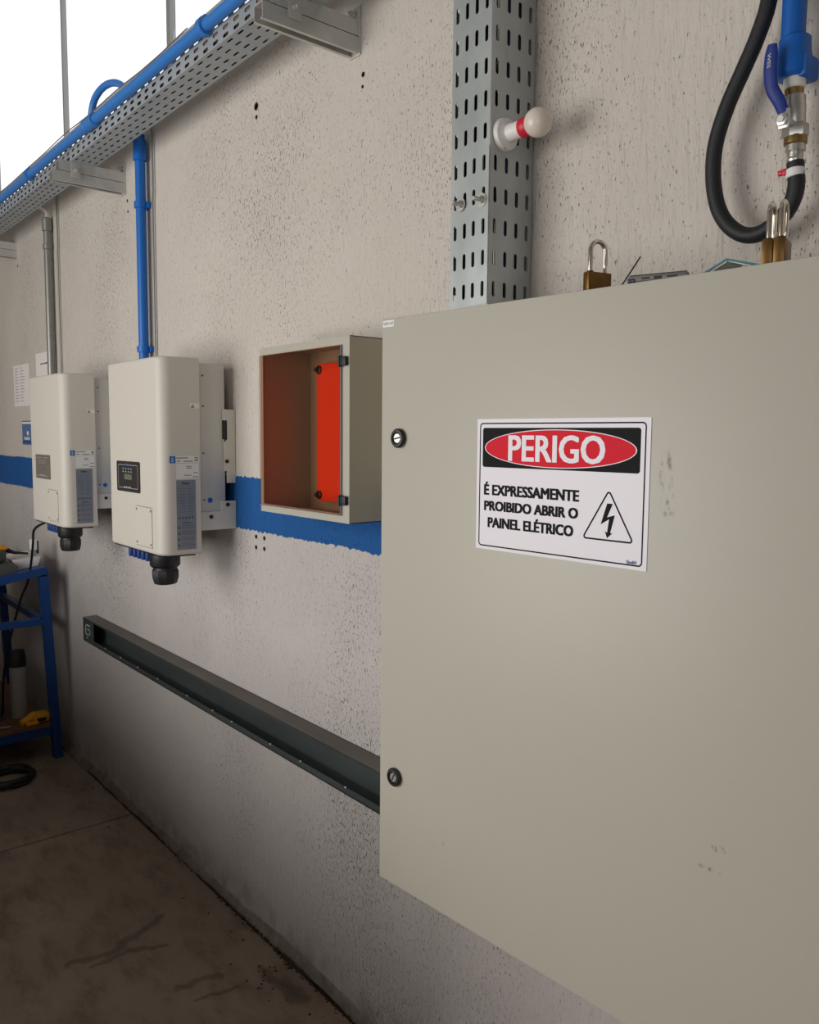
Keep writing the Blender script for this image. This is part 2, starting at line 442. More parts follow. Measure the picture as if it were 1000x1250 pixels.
# ------------------------------------------------------------------ the setting
w = MB().box(XL, XR, 0, .18, -.1, WT).build('wall_back', M['wall'], smooth=False); struct(w)
ROOT[w.name] = Vector()
struct(MB().box(XL-.15, XL, YF-.15, .18, -.1, ZC).build('wall_left', M['plaster']))
struct(MB().box(XR, XR+.15, YF-.15, .18, -.1, ZC).build('wall_right', M['plaster']))
struct(MB().box(XL, XR, YF-.15, YF, -.1, ZC).build('wall_front', M['plaster']))
struct(MB().box(XL-.15, XR+.15, YF-.15, .18, ZC, ZC+.1).build('ceiling', M['roof']))
# added stepped blocker, out of view at left, to shade the workbench corner
struct(MB().prism([(XL, 0), (-1.3, 0), (-1.3, .78), (-2.9, .78), (-2.9, .92), (XL, .92)], (0, -1.1, 0), XA, ZA, YA, .1).build('wall_shade_blocker', M['plaster']))
# floor: two slabs with a saw-cut joint between them
fl = struct(MB().box(XL, XR, YF, 0, -.14, -.012).build('floor', M['dirt'])); ROOT[fl.name] = Vector()
MB().box(XL, -3.1665, YF, -.024, -.0125, 0, bev=.002, seg=1).build('slab', M['floor'], fl)
MB().box(-3.158, XR, YF, -.024, -.0125, 0, bev=.002, seg=1).build('slab', M['floor'], fl)
# irregular cement fillet along the foot of the wall
mb = MB(); rings = []
for i in range(240):
    x = -7.0+i*.0375
    a = .010+.007*math.sin(x*3.1+1)*math.sin(x*7.7)+random.uniform(-.003, .004)
    b = .024+.012*math.sin(x*2.3)*math.sin(x*5.9+.4)+random.uniform(-.004, .005)
    a = max(.004, a)
    rings.append([(x, .004, -.006), (x, -a-.004, -.006), (x, -a, .004), (x, -a*.75, b*.35), (x, -.004, b*.85), (x, .004, b)])
mb.ring_loft(rings)
struct(mb.build('trim_1', M['mortar'], angle=70))
# crumbs lying in the crack between the fillet and the floor
mb = MB()
for i in range(420):
    x = random.choice((random.gauss(-2.05, .25), random.uniform(-3.6, -1.4), random.gauss(-1.93, .04)))
    y = -.018-abs(random.gauss(0, .008)) if random.random() < .9 else random.uniform(-.16, -.06)
    s_ = random.uniform(.0012, .0040)
    b = bmesh.new(); bmesh.ops.create_icosphere(b, subdivisions=1, radius=s_)
    for v in b.verts: v.co = Vector((v.co.x*random.uniform(.7, 1.5), v.co.y*random.uniform(.7, 1.4), v.co.z*random.uniform(.5, .9)))
    mb.add(b, 0, Matrix.Translation((x, y, s_*.45)))
o = mb.build('mortar_crumbs', M['dirt']); o['kind'] = 'stuff'; tag(o, 'brown crumbs of mortar along the crack at the foot of the wall', 'debris')
# window band above the wall
wn = MB().box(XL, XR, .03, .12, WT, WT+.018).build('window_1', M['mull']); struct(wn); ROOT[wn.name] = Vector()
MB().box(XL, XR, .03, .12, ZC-.04, ZC).build('window_frame', M['mull'], wn)
mx = [-5.22, -4.0, -2.85, -1.7, -.55, .6, 1.75]
for x, hw in zip(mx, (.008, .008, .014, .012, .012, .012, .012)):
    MB().box(x-hw, x+hw, .05, .072, WT+.018, ZC-.04).build('mullion', M['mull'], wn)
xs = [XL]+mx+[XR]
for a, b in zip(xs, xs[1:]):
    MB().box(a+.02, b-.02, .06, .064, WT+.018, ZC-.04).build('pane', M['pane'], wn)
w2 = MB().box(-3.4, -.6, YF, YF+.05, .4, .45).build('window_2', M['mull']); struct(w2); ROOT[w2.name] = Vector()
MB().box(-3.4, -.6, YF, YF+.05, 2.7, 2.75).build('window_frame', M['mull'], w2)
for x in (-3.4, -2.0, -.65): MB().box(x, x+.05, YF, YF+.05, .45, 2.7).build('window_frame', M['mull'], w2)
# drilled holes in the wall
for x, z, r in ((-2.1698, 1.222, .0065), (-2.1211, 1.2221, .0065), (-2.1704, 1.1899, .0065), (-2.1216, 1.1905, .0065), (-2.148, 2.4475, .011), (-2.147, 2.418, .006), (-3.128, 2.392, .006), (-3.124, 2.352, .005), (-1.638, 2.372, .006), (-1.640, 2.345, .004), (-4.645, 2.38, .006)):
    MB().lathe([(r, 0), (r, .0012), (r*.8, .0016), (r*.55, -.001)], (x, 0, z), (0, -1, 0), 12).build('drill_hole', M['plug'], w)

# ------------------------------------------------------------------ big electrical cabinet
DL = math.radians(3.45)
cb = thing('electrical_cabinet', 'large beige grey wall cabinet with the danger sign on its slightly open door', 'cabinet', (-.746, 0, .717))
X0, X1, Z0, Z1, YD = -1.146, -.346, .719, 1.7225, -.248
mb = MB()
t = .0015
mb.box(X0, X0+t, YD, -.001, Z0, Z1).box(X1-t, X1, YD, -.001, Z0, Z1)
mb.box(X0, X1, YD, -.001, Z1-t, Z1).box(X0, X1, YD, -.001, Z0, Z0+t).box(X0, X1, -.004, -.001, Z0, Z1)
for a in ((X0, X0+.025, Z0, Z1), (X1-.025, X1, Z0, Z1), (X0, X1, Z1-.025, Z1), (X0, X1, Z0, Z0+.025)):
    mb.box(a[0], a[1], YD-.001, YD+.001, a[2], a[3])
mb.build('body', M['cab'], cb)
MB().box(X0+.06, X1-.06, -.03, -.027, Z0+.06, Z1-.06).build('mounting_plate', M['orange'], cb)
hx, hy = -.3487, -.2693
door = MB().box(-.8005, 0, 0, .017, 0, 1.0065, bev=.0022).build('door', M['door'], cb, local=True)
door.location = Vector((hx, hy, .718))-ROOT[cb.name]; door.rotation_euler = (0, 0, DL)
ROOT[door.name] = Vector()
for lx, lz, rot in ((-.7531, .8027, .18), (-.7575, .203, 1.1)):
    lk = MB().lathe([(.0155, 0), (.0165, .002), (.0165, .0055), (.0145, .0078), (.0105, .0082), (.0085, .0035)], (lx, 0, lz), (0, -1, 0), 28).build('lock', M['blk'], door, local=True)
    c, s_ = math.cos(rot), math.sin(rot)
    b = MB().lathe([(.0084, .002), (.0084, .0058), (.0078, .0064)], (lx, 0, lz), (0, -1, 0), 20)
    b.prism([(-.008*c-.0013*-s_, -.008*s_-.0013*c), (.008*c-.0013*-s_, .008*s_-.0013*c), (.008*c+.0013*-s_, .008*s_+.0013*c), (-.008*c+.0013*-s_, -.008*s_+.0013*c)], (lx, -.0062, lz), XA, ZA, -YA, .0004, 1)
    o = b.build('lock_core', [M['steel'], M['blk']], lk, local=True) if False else b.build('lock_core', [M['steel'], M['blk']], door, local=True)
mb = MB().box(-.7975, -.7695, -.0004, 0, .9925, 1.0035)
mb.flat(text2d('QD-01', .012), (0, -.00065, 0), XA, ZA, 1, (-.7955, -.7715, .9952, 1.0007))
o = mb.build('name_label', [M['white_pl'], M['ink_grey']], door, local=True, smooth=False); o['label'] = 'small white label reading QD-01'
# hinge pins on the closed side
for z in (.12, .88):
    MB().tube([(.006, .004, z), (.006, .004, z+.06)], .006, 12).build('hinge', M['steel'], door, local=True)

# ------------------------------------------------------------------ danger sign stuck on the door
def doorpt(u, z): return Vector((-.0572+.99819*u, -.2517+.06018*u, z))
N_out = Vector((math.sin(DL), -math.cos(DL), 0)); U_d = Vector((math.cos(DL), math.sin(DL), 0))
so = doorpt(-.8648, 1.5515)
sg = thing('warning_sign', 'white danger sign reading PERIGO stuck on the big cabinet door', 'sign', so)
sg.rotation_euler = (0, 0, DL)
def sl(name, m, vf, d, fit=None, extra=(), bw=.0004):
    b = MB()
    for v2, f2 in [(vf, fit)]+list(extra):
        bh = bw*.45
        for qi, (q, p) in enumerate(((0, 0),) if not f2 else ((-bw, -bh), (0, bh), (bw, -bh), (-bw, bh), (0, -bh), (bw, bh))):   # emboldened strokes
            b.flat(v2, (0, -d-.00004*qi, 0), XA, ZA, 0, f2 and (f2[0]+bw+q, f2[1]-bw+q, f2[2]+bh+p, f2[3]-bh+p))
    return b.build(name, m, sg, local=True, smooth=False)
MB().box(0, .3, -.0011, -.0002, -.2, 0).build('sign_sheet', M['sign_white'], sg, local=True, smooth=False)
sl('border_line', M['ink'], outline(rrect(.0054, .2938, -.1953, -.0058, .006), .0020), .0013)
sl('header_panel', M['ink'], polyf(rrect(.0116, .2858, -.0731, -.0134, .004)), .0013)
sl('oval_rim', M['sign_white'], polyf(ellipse(.1485, -.0433, .1325, .0276)), .0015)
sl('red_oval', M['sign_red'], polyf(ellipse(.1485, -.0433, .1308, .0264)), .0017)
sl('heading', M['sign_white'], text2d('PERIGO', .0), .0019, (.0630, .2328, -.0630, -.0240), (), .0015).__setitem__('label', 'white heading PERIGO')
T1, T2, T3 = text2d('É EXPRESSAMENTE'), text2d('PROIBIDO ABRIR O'), text2d('PAINEL ELÉTRICO')
tx = sl('wording', M['ink'], T1, .0013, (.0155, .1920, -.1160, -.0955), [(T2, (.0162, .1912, -.1400, -.1246)), (T3, (.0240, .1838, -.1657, -.1458))], .0011)
tx['label'] = 'black wording É EXPRESSAMENTE PROIBIDO ABRIR O PAINEL ELÉTRICO'
def rtri(A, B, C_, r, n=5):
    out = []
    P = [Vector(A), Vector(B), Vector(C_)]
    for i in range(3):
        p = P[i]; a = (P[i-1]-p).normalized(); b = (P[(i+1) % 3]-p).normalized()
        half = math.acos(a.dot(b))/2; d = r/math.tan(half); c = p+(a+b).normalized()*(r/math.sin(half))
        s0 = p+a*d; e0 = p+b*d
        a0 = math.atan2(s0.y-c.y, s0.x-c.x); a1 = math.atan2(e0.y-c.y, e0.x-c.x)
        while a1-a0 > PI: a1 -= 2*PI
        while a1-a0 < -PI: a1 += 2*PI
        for j in range(n+1):
            q = a0+(a1-a0)*j/n; out.append((c.x+r*math.cos(q), c.y+r*math.sin(q)))
    return out
sl('triangle', M['ink'], outline(rtri((.2400, -.0950), (.1975, -.1660), (.2812, -.1660), .0042), .0023), .0013)
bolt = [(.2377, -.1150), (.2465, -.1151), (.2381, -.1338), (.2502, -.1301), (.2437, -.1546), (.2469, -.1550), (.2389, -.1621), (.2352, -.1526), (.2388, -.1546), (.2414, -.1361), (.2282, -.1442)]
b2 = ([*bolt], [(0, 1, 2, 10), (2, 3, 9), (2, 9, 10), (3, 4, 8, 9), (4, 5, 6), (4, 6, 8), (6, 7, 8)])
sl('lightning_bolt', M['ink'], b2, .0013)
sl('maker_mark', M['navy'], text2d('Sinal/A'), .0013, (.2699, .2858, -.1928, -.1880), (), .0002)

# ------------------------------------------------------------------ small box with smoked door
bx = thing('distribution_box', 'small beige wall box with a smoked clear door and orange plate inside', 'cabinet', (-1.67, 0, 1.33))
a0, a1, c0, c1, yf = -1.868, -1.478, 1.330, 1.741, -.150
mb = MB(); t = .0018
mb.box(a0, a0+t, yf, -.001, c0, c1).box(a1-t, a1, yf, -.001, c0, c1).box(a0, a1, yf, -.001, c1-t, c1).box(a0, a1, yf, -.001, c0, c0+t).box(a0, a1, -.003, -.001, c0, c1)
mb.build('body', M['cab_in'], bx)
mb = MB()   # front frame around the opening
for q in ((a0, a0+.014, c0, c1), (a1-.031, a1, c0, c1), (a0+.014, a1-.031, c1-.019, c1), (a0+.014, a1-.031, c0, c0+.020)):
    mb.box(q[0], q[1], yf-.002, yf, q[2], q[3])
mb.build('front_frame', M['cab'], bx)
MB().box(a0+.002, a1-.027, yf-.007, yf-.0035, c0+.0175, c1-.0185, bev=.0006, seg=1).build('clear_door', M['acrylic'], bx)
mb = MB()   # polished edge of the acrylic
mb.box(a1-.0275, a1-.0262, yf-.0075, yf-.003, c0+.0175, c1-.0185).box(a0+.002, a1-.027, yf-.0075, yf-.003, c0+.0165, c0+.0176)
mb.build('door_edge', M['silver_lab'], bx)
for z in (1.381, 1.686):
    mb = MB().box(a1-.031, a1-.003, yf-.012, yf-.0025, z-.010, z+.010, bev=.002)
    mb.tube([(a1-.026, yf-.011, z-.012), (a1-.026, yf-.011, z+.012)], .004, 12)
    mb.build('hinge', M['blk'], bx)
MB().box(-1.795, a1-.03, -.030, -.0275, 1.357, 1.705, bev=.0008, seg=1).build('mounting_plate', M['orange'], bx)
for z in (1.372, 1.690):
    MB().lathe([(.011, 0), (.011, .004), (.006, .006), (.005, .014), (.0035, .014)], (-1.782, -.030, z), (0, -1, 0), 16).build('bolt', M['blk'], bx)
MB().lathe([(.008, 0), (.008, .006), (.005, .009)], (a0-.006, yf+.012, 1.735), (-1, 0, 0), 14).build('side_screw', M['blk'], bx)

# ------------------------------------------------------------------ inverters
def inverter():
    r = thing('inverter', 'x', 'inverter', (0, 0, 0))
    H = .579
    def prof(hx, yf_, yb, rad, n=7):
        out = [(hx, yb)]
        for i in range(n+1):
            a = -PI/2*i/n; out.append((hx-rad+rad*math.cos(a), yf_+rad+rad*math.sin(a)))
        for i in range(n+1):
            a = -PI/2-PI/2*i/n; out.append((-hx+rad+rad*math.cos(a), yf_+rad+rad*math.sin(a)))
        out.append((-hx, yb)); return out
    mb = MB(); rings = []
    for dz, ins in ((0, .006), (.0018, .0025), (.005, .0006), (.010, 0), (H-.010, 0), (H-.005, .0006), (H-.0018, .0025), (H, .006)):
        rings.append([(x*(1-ins/.215), y+(ins if y < -.13 else 0), dz) for x, y in prof(.215, -.245, -.121, .036)])
    mb.ring_loft(rings)
    mb.build('cover', M['inv'], r, angle=50)
    mb = MB().box(-.203, .203, -.1215, -.034, .122, .566, bev=.003)
    mb.box(-.203, .203, -.1215, -.055, .068, .1225)
    mb.build('chassis', M['inv_alu'], r)
    MB().box(-.198, .196, -.232, -.132, -.006, .001).build('bottom_plate', M['blk'], r)
    for s_ in (-1, 1):   # white hanging brackets at both sides
        X = s_*.2045; d = .002
        mb = MB()
        P = lambda pts: mb.prism(pts, (X-d*s_*.5, 0, 0), YA, ZA, XA*s_, d*2)
        P([(-.119, .068), (-.002, .068), (-.002, .154), (-.050, .154), (-.050, .1235), (-.119, .1235)])
        mb.build('lower_bracket', M['inv'], r)
        mb = MB()
        P([(-.030, .209), (-.002, .209), (-.002, .432), (-.043, .432), (-.043, .399), (-.028, .399), (-.028, .342), (-.040, .330), (-.040, .245), (-.030, .245)])
        mb.build('upper_bracket', M['inv'], r)
        mb = MB().box(X-.001, X+.0012, -.043, -.028, .342, .399)
        mb.build('bracket_slot', M['blk'], r)
        for (y, z) in ((-.0855, .108), (-.030, .143), (-.031, .275)):
            MB().lathe([(.006, 0), (.006, .003), (.003, .004)], (X+s_*.003, y, z), (s_, 0, 0), 10).build('screw', M['blk'], r)
    for z in (.16, .30, .44, .53):
        MB().lathe([(.003, 0), (.003, .0015)], (.2030, -.105, z), (1, 0, 0), 8).build('screw', M['ink_grey'], r)
    MB().lathe([(.008, 0), (.008, .0006)], (.2030, -.0855, .158), (1, 0, 0), 18).build('blue_dot', M['blue_ink'], r)
    # display
    dp = MB().prism(rrect(-.127, .064, .176, .271, .007), (0, -.2445, 0), XA, ZA, -YA, .0022).build('display', M['inv_blk'], r)
    b = MB().flat(outline(rrect(-.113, .048, .187, .260, .006), .0014), (0, -.2470, 0), XA, ZA, 0)
    for i in range(4):
        for j in range(2): b.rect(-.075+i*.022, -.067+i*.022, .2455-j*.009, .249-j*.009, (0, -.2470, 0), XA, ZA, 0)
    for i in range(4): b.rect(-.065+i*.016, -.057+i*.016, .1875, .1925, (0, -.2472, 0), XA, ZA, 0)
    b.build('display_print', M['ink_lt'], dp, smooth=False)
    MB().prism(rrect(-.062, .0, .214, .231, .001), (0, -.2466, 0), XA, ZA, -YA, .0006).build('screen', M['lcd'], dp)
    MB().flat(text2d('Deye', .03), (0, -.2473, 0), XA, ZA, 0, (-.050, -.018, .2565, .2645)).build('display_mark', M['blue_pipe'], dp, smooth=False)
    # access hatch
    ht = MB().prism(rrect(.024, .148, .018, .137, .003), (0, -.2446, 0), XA, ZA, -YA, .0016)
    ht = ht.build('access_hatch', M['inv'], r)
    MB().flat(outline(rrect(.0225, .1495, .0165, .1385, .003), .0013), (0, -.2454, 0), XA, ZA, 0).build('hatch_gap', M['ink_grey'], ht, smooth=False)
    for x in (.032, .140):
        for z in (.027, .128):
            MB().lathe([(.0035, 0), (.0035, .0014), (.0015, .0018)], (x, -.2460, z), (0, -1, 0), 10).build('screw', M['ink_grey'], ht)
    # prints on the right side
    o_ = (.2156, 0, 0)
    b = MB().prism(rrect(-.217, -.199, .272, .292, .001), o_, YA, ZA, XA, .0004)
    b.rect(-.212, -.205, .275, .281, (.2162, 0, 0), YA, ZA, 1).rect(-.212, -.205, .283, .288, (.2162, 0, 0), YA, ZA, 1)
    b.build('blue_icon', [M['blue_ink'], M['ink_lt']], r, smooth=False)
    b = MB().prism(rrect(-.199, -.126, .272, .293, .001), o_, YA, ZA, XA, .0003)
    for u0, u1, v in ((-.197, -.160, .287), (-.195, -.184, .278), (-.174, -.145, .277), (-.140, -.129, .288), (-.140, -.129, .283), (-.140, -.129, .278)):
        b.rect(u0, u1, v-.0012, v+.0012, (.2161, 0, 0), YA, ZA, 1)
    b.build('notice_strip', [M['white_pl'], M['ink_grey']], r, smooth=False)
    b = MB().prism(rrect(-.197, -.127, .226, .270, .001), o_, YA, ZA, XA, .0003)
    for u0, u1, v in ((-.166, -.150, .262), (-.166, -.150, .257), (-.172, -.150, .236), (-.144, -.130, .243), (-.146, -.129, .231)):
        b.rect(u0, u1, v-.001, v+.001, (.2161, 0, 0), YA, ZA, 1)
    b.build('serial_label', [M['white_pl'], M['ink_grey']], r, smooth=False)
    b = MB().prism(rrect(-.198, -.138, .016, .222, .001), o_, YA, ZA, XA, .0004)
    q = (.21625, 0, 0)
    b.flat(text2d('Deye', .03), q, YA, ZA, 1, (-.180, -.158, .208, .2155))
    for i in range(9):
        b.rect(-.190, -.172, .196-i*.0085, .1972-i*.0085, q, YA, ZA, 2)
        b.rect(-.164, -.146+random.uniform(-.006, .003), .196-i*.0085, .1972-i*.0085, q, YA, ZA, 2)
    for i in range(5): b.flat(outline([(-.193+i*.010, .108), (-.186+i*.010, .108), (-.1895+i*.010, .115)], .0012), q, YA, ZA, 1)
    for i in range(4):
        z = .080-i*.018
        b.flat(outline([(-.195, z), (-.187, z), (-.191, z+.008)], .0012), q, YA, ZA, 1)
        for j in range(3): b.rect(-.183, -.143, z+.008-j*.0042, z+.0092-j*.0042, q, YA, ZA, 2)
    b.rect(-.180, -.155, .0955, .0972, q, YA, ZA, 1)
    b.build('rating_plate', [M['silver_lab'], M['ink'], M['ink_grey']], r, smooth=False)
    b = MB().rect(-.152, -.1215, .432, .447, (.21575, 0, 0), YA, ZA, 0)
    b.flat(outline([(-.149, .434), (-.138, .434), (-.1435, .444)], .0018), (.2160, 0, 0), YA, ZA, 1)
    b.build('seal_sticker', [M['white_pl'], M['ink']], r, smooth=False)
    # big cable gland and DC connectors underneath
    g = MB().lathe([(.045, -.004), (.045, -.040), (.041, -.046), (.036, -.048), (.036, -.053)], (.118, -.195, -.003), (0, 0, 1), 32)
    g = MB().lathe([(.045, .002), (.045, .034), (.041, .040), (.036, .042), (.036, .052)], (.118, -.195, -.004), (0, 0, -1), 32).build('cable_gland', M['blk'], r)
    MB().lathe([(.039, .050), (.040, .053), (.040, .072), (.035, .090), (.030, .093)], (.118, -.195, -.004), (0, 0, -1), 10).build('gland_nut', M['blk'], g, angle=20)
    for i in range(6):
        x = -.165+i*.035
        MB().lathe([(.012, 0), (.012, .012), (.0095, .014), (.0095, .036), (.0075, .041)], (x, -.19, -.005), (0, 0, -1), 14).build('connector', M['navy'], r)
    for i in range(3):
        MB().lathe([(.011, 0), (.011, .016), (.008, .020)], (-.15+i*.05, -.125, -.005), (0, 0, -1), 12).build('connector', M['blk'], r)
    return r
inv = inverter()
inv2 = copy_tree(inv)
inv.location = (-2.500, 0, 1.168); inv['label'] = 'white wall inverter nearest the smoked box, with black display panel'; inv['group'] = 'wall inverters'
inv2.location = (-3.402, 0, 1.168); inv2['label'] = 'farther white inverter at left, its display panel pale grey under film'; inv2['group'] = 'wall inverters'
for ch in inv2.children:
    if ch.name.startswith('display'):
        ch.data = ch.data.copy(); ch.data.materials[0] = M['inv_film']

# ------------------------------------------------------------------ horizontal cable tray, brackets, pipes
PT = .0555
tr = thing('cable_tray', 'long horizontal perforated galvanised cable tray under the window band', 'cable tray', (-3, -.16, 2.498))
n = 112; xs0 = -5.85
mb = MB()
TY0, TY1, TZ0 = -.201, -.109, 2.4965
perforated(mb, (xs0, TY0, TZ0), XA, YA, n, 4, PT, .023, .029, .0068)
perforated(mb, (xs0, TY0, TZ0), XA, ZA, n, 5, PT, .0195, .029, .0095)
perforated(mb, (xs0, TY1, TZ0), XA, ZA, n, 5, PT, .0195, .029, .0095)
bmesh.ops.remove_doubles(mb.bm, verts=list(mb.bm.verts), dist=1e-5)
solid(mb.build('tray_channel', M['galv_h'], tr, smooth=False), .0012)
mb = MB(); xe = xs0+n*PT
for y in (TY0, TY1): mb.box(xs0, xe, y-.0010, y+.0010, TZ0+.0965, TZ0+.0985)
mb.build('tray_rim', M['galv_h'], tr)
CM = ('blk', 'navy', 'grey_wire', 'rubber', 'brown_wire', 'green_d', 'blk')
mb = MB()
for k in range(28):
    y = -.118-.0122*(k % 7); up_ = .0118*(k//7)
    pts = [(-5.6+i*.3, y+.0025*math.sin(i*1.3+k), 2.5048+up_+.0010*math.sin(i*2.1+k)) for i in range(21)]
    mb.tube(spline(pts, 2), .0058, 7, (k*3) % 7)
o = mb.build('cable_bundle', [M[c] for c in CM]); o['kind'] = 'stuff'
tag(recenter(o, (-3.4, -.155, 2.498)), 'bundle of cables filling the horizontal cable tray, seen through its slots', 'cables')
# thin wire riding along the top of the blue pipe
pts = [(-5.6+i*.25, -.228+.003*math.sin(i*1.1), 2.5660+.006*abs(math.sin(i*1.7))) for i in range(15)]
tag(recenter(MB().tube(spline(pts, 3), .0017, 8).build('wire', M['brown_wire']), (-4.2, -.228, 2.556)), 'thin brown wire lying along the top of the long blue pipe', 'wire')
pts = [(-1.64, -.15, 2.558), (-1.61, -.125, 2.602), (-1.58, -.098, 2.604), (-1.562, -.088, 2.55), (-1.55, -.085, 2.505), (-1.525, -.086, 2.50), (-1.49, -.088, 2.55), (-1.46, -.092, 2.604), (-1.43, -.125, 2.604), (-1.40, -.15, 2.558)]
tag(recenter(MB().tube(spline(pts, 5), .006, 8).build('wire', M['green']), (-1.6, -.1, 2.49)), 'green wire hanging out of the cable tray beside the nearest bracket', 'wire')

def bracket():
    r = thing('wall_bracket', 'x', 'bracket', (0, 0, 0), 'tray brackets on the wall')
    for z0, nm in ((-.0745, 'lower_strut'), (-.0365, 'upper_strut')):
        y0 = -.262 if z0 < -.05 else -.240
        t = .002; h = .036; ww = .019
        mb = MB()
        mb.box(-ww, -ww+t, y0, -.004, z0, z0+h).box(ww-t, ww, y0, -.004, z0, z0+h).box(-ww, ww, y0, -.004, z0+h-t, z0+h)
        mb.box(-ww, -ww+.009, y0, -.004, z0, z0+t).box(ww-.009, ww, y0, -.004, z0, z0+t)
        mb.build(nm, M['galv_s'], r)
    MB().box(-.022, .022, -.0045, 0, -.078, .034, bev=.001).build('wall_plate', M['galv_s'], r)
    MB().lathe([(.009, 0), (.009, .006), (.005, .007), (.005, .016)], (0, -.0045, .018), (0, -1, 0), 6).build('anchor_bolt', M['steel'], r, angle=20)
    mb = MB().box(.0195, .0225, -.20, -.165, -.055, -.001, bev=.001)
    mb.lathe([(.008, 0), (.008, .006), (.004, .007), (.004, .014)], (.0225, -.182, -.03), (1, 0, 0), 6)
    mb.build('clip', M['galv_s'], r)
    return r
b0 = bracket()
lab = ('double strut steel bracket nearest the camera under the cable tray', 'steel tray bracket between the two conduits that drop to the inverters', 'steel tray bracket at the left edge beyond the grey conduit')
for i, x in enumerate((-1.668, -3.160, -4.672)):
    o = b0 if i == 0 else copy_tree(b0)
    o.location = (x, 0, 2.497); o['label'] = lab[i]

# main blue pipe clipped along the tray
PX, PYY, PZ, PR = 0, -.2175, 2.5495, .0152
bp = thing('blue_pipe', 'long blue pipe running along the front of the horizontal cable tray', 'pipe', (-3, PYY, PZ))
MB().tube([(-5.85, PYY, PZ), (.4, PYY, PZ)], PR, 20).build('pipe_run', M['blue_pipe'], bp)
for x in (-2.86, .1):
    MB().lathe([(PR, 0), (PR+.006, .002), (PR+.006, .010), (PR+.004, .012), (PR+.004, .078), (PR+.006, .080), (PR+.006, .088), (PR, .090)], (x-.05, PYY, PZ), (1, 0, 0), 20).build('coupling', M['blue_pipe'], bp)
for x in (-3.60, -2.03, -.6):
    mb = MB().lathe([(PR+.001, 0), (PR+.0075, .001), (PR+.0075, .022), (PR+.001, .023)], (x, PYY, PZ), (1, 0, 0), 20)
    mb.box(x, x+.023, PYY-.006, PYY+.0155, PZ+.013, PZ+.026, bev=.002)
    mb.build('clamp', M['blue_pipe'], bp)
# curved blue conduit arching over the pipe
arc = [(-2.95, -.18, 2.556), (-2.975, -.18, 2.595), (-2.935, -.18, 2.652), (-2.85, -.175, 2.672), (-2.76, -.165, 2.656), (-2.67, -.155, 2.60), (-2.62, -.145, 2.560)]
mb = MB().tube(spline(arc, 7), .0115, 14)
o = tag(recenter(mb.build('flexible_conduit', M['blue_pipe']), (-2.8, -.19, 2.53)), 'curved blue conduit arching up out of the cable tray against the sky', 'conduit')
# blue drop pipe to the nearer inverter
dpz = thing('drop_pipe', 'straight blue pipe dropping from the tray to the nearer inverter', 'pipe', (-2.93, -.045, 1.735))
xx, yy = -2.925, -.030
MB().tube([(xx, yy, 1.735), (xx, yy, 2.57)], .0175, 18).build('pipe_run', M['blue_drop'], dpz)
MB().lathe([(.0175, 0), (.0235, .004), (.0235, .068), (.020, .074), (.011, .076), (.011, .10)], (xx, yy, 2.478), (0, 0, 1), 20).build('socket', M['blue_drop'], dpz)
for z in (2.318, 1.815):
    mb = MB().lathe([(.018, 0), (.0235, .001), (.0235, .022), (.018, .023)], (xx, yy, z), (0, 0, 1), 20)
    mb.box(xx-.03, xx+.03, yy+.012, 0, z+.002, z+.021, bev=.002)
    mb.build('clamp', M['blue_drop'], dpz)
# grey conduit to the farther inverter
gc = thing('grey_conduit', 'grey steel conduit pipe dropping behind the farther inverter', 'pipe', (-4.05, -.025, 1.5))
xx, yy = -4.045, -.025
MB().tube([(xx, yy, 1.5), (xx, yy, 2.47)], .0165, 16).build('pipe_run', M['grey_pl'], gc)
MB().lathe([(.0165, 0), (.0215, .003), (.0215, .058), (.017, .062)], (xx, yy, 2.44), (0, 0, 1), 18).build('coupling', M['grey_pl'], gc)
MB().lathe([(.017, 0), (.0205, .002), (.0205, .022), (.017, .024)], (xx, yy, 2.36), (0, 0, 1), 18).build('clamp', M['grey_pl'], gc)
for k, dx in enumerate((-.006, .006)):
    MB().tube(spline([(xx+dx, yy, 2.50), (xx+dx, yy-.005, 2.53), (xx+dx*2, yy-.05, 2.545), (xx+dx*2, yy-.08, 2.53)], 4), .004, 8).build('wire', M['paper'], gc)
for x, z0, z1, lb in ((-3.955, 1.45, 2.70, 'thin grey tube fixed beside the grey conduit'), (-2.873, 1.76, 2.70, 'thin grey tube fixed on the wall just right of the blue drop pipe')):
    mb = MB().tube([(x, -.009, z0), (x, -.009, 2.33), (x+.006, -.009, 2.37), (x+.004, -.009, z1)], .0038, 12)
    tag(recenter(mb.build('thin_conduit', M['grey_pl']), (x, 0, z0)), lb, 'pipe', 'thin tubes on the wall')

# ------------------------------------------------------------------ vertical cable tray
vt = thing('vertical_cable_tray', 'upright perforated galvanised tray rising from the big cabinet top', 'cable tray', (-1.144, -.06, 1.7225))
vx0, vx1, vyf, pz = -1.1955, -1.0935, -.1165, .0559
zb = 1.795-.5*pz
nz = 12
mb = MB()
perforated(mb, (vx0, vyf, zb), ZA, XA, nz, 4, pz, (vx1-vx0)/4, .0285, .0082)
perforated(mb, (vx1, vyf, zb), ZA, YA, nz, 4, pz, .0282, .0285, .0085)
perforated(mb, (vx0, vyf, zb+pz/2), ZA, YA, nz-1, 4, pz, .0282, .0285, .0085)
bmesh.ops.remove_doubles(mb.bm, verts=list(mb.bm.verts), dist=1e-5)
for q in (((vx0, vyf), (vx1, vyf)), ((vx1, vyf), (vx1, 0)), ((vx0, vyf), (vx0, 0))):   # plain foot below the first slots
    (xa, ya), (xb, yb) = q
    mb.face([mb.bm.verts.new(p) for p in ((xa, ya, 1.7232), (xb, yb, 1.7232), (xb, yb, zb), (xa, ya, zb))])
solid(mb.build('tray_channel', M['galv'], vt, smooth=False), .0013)
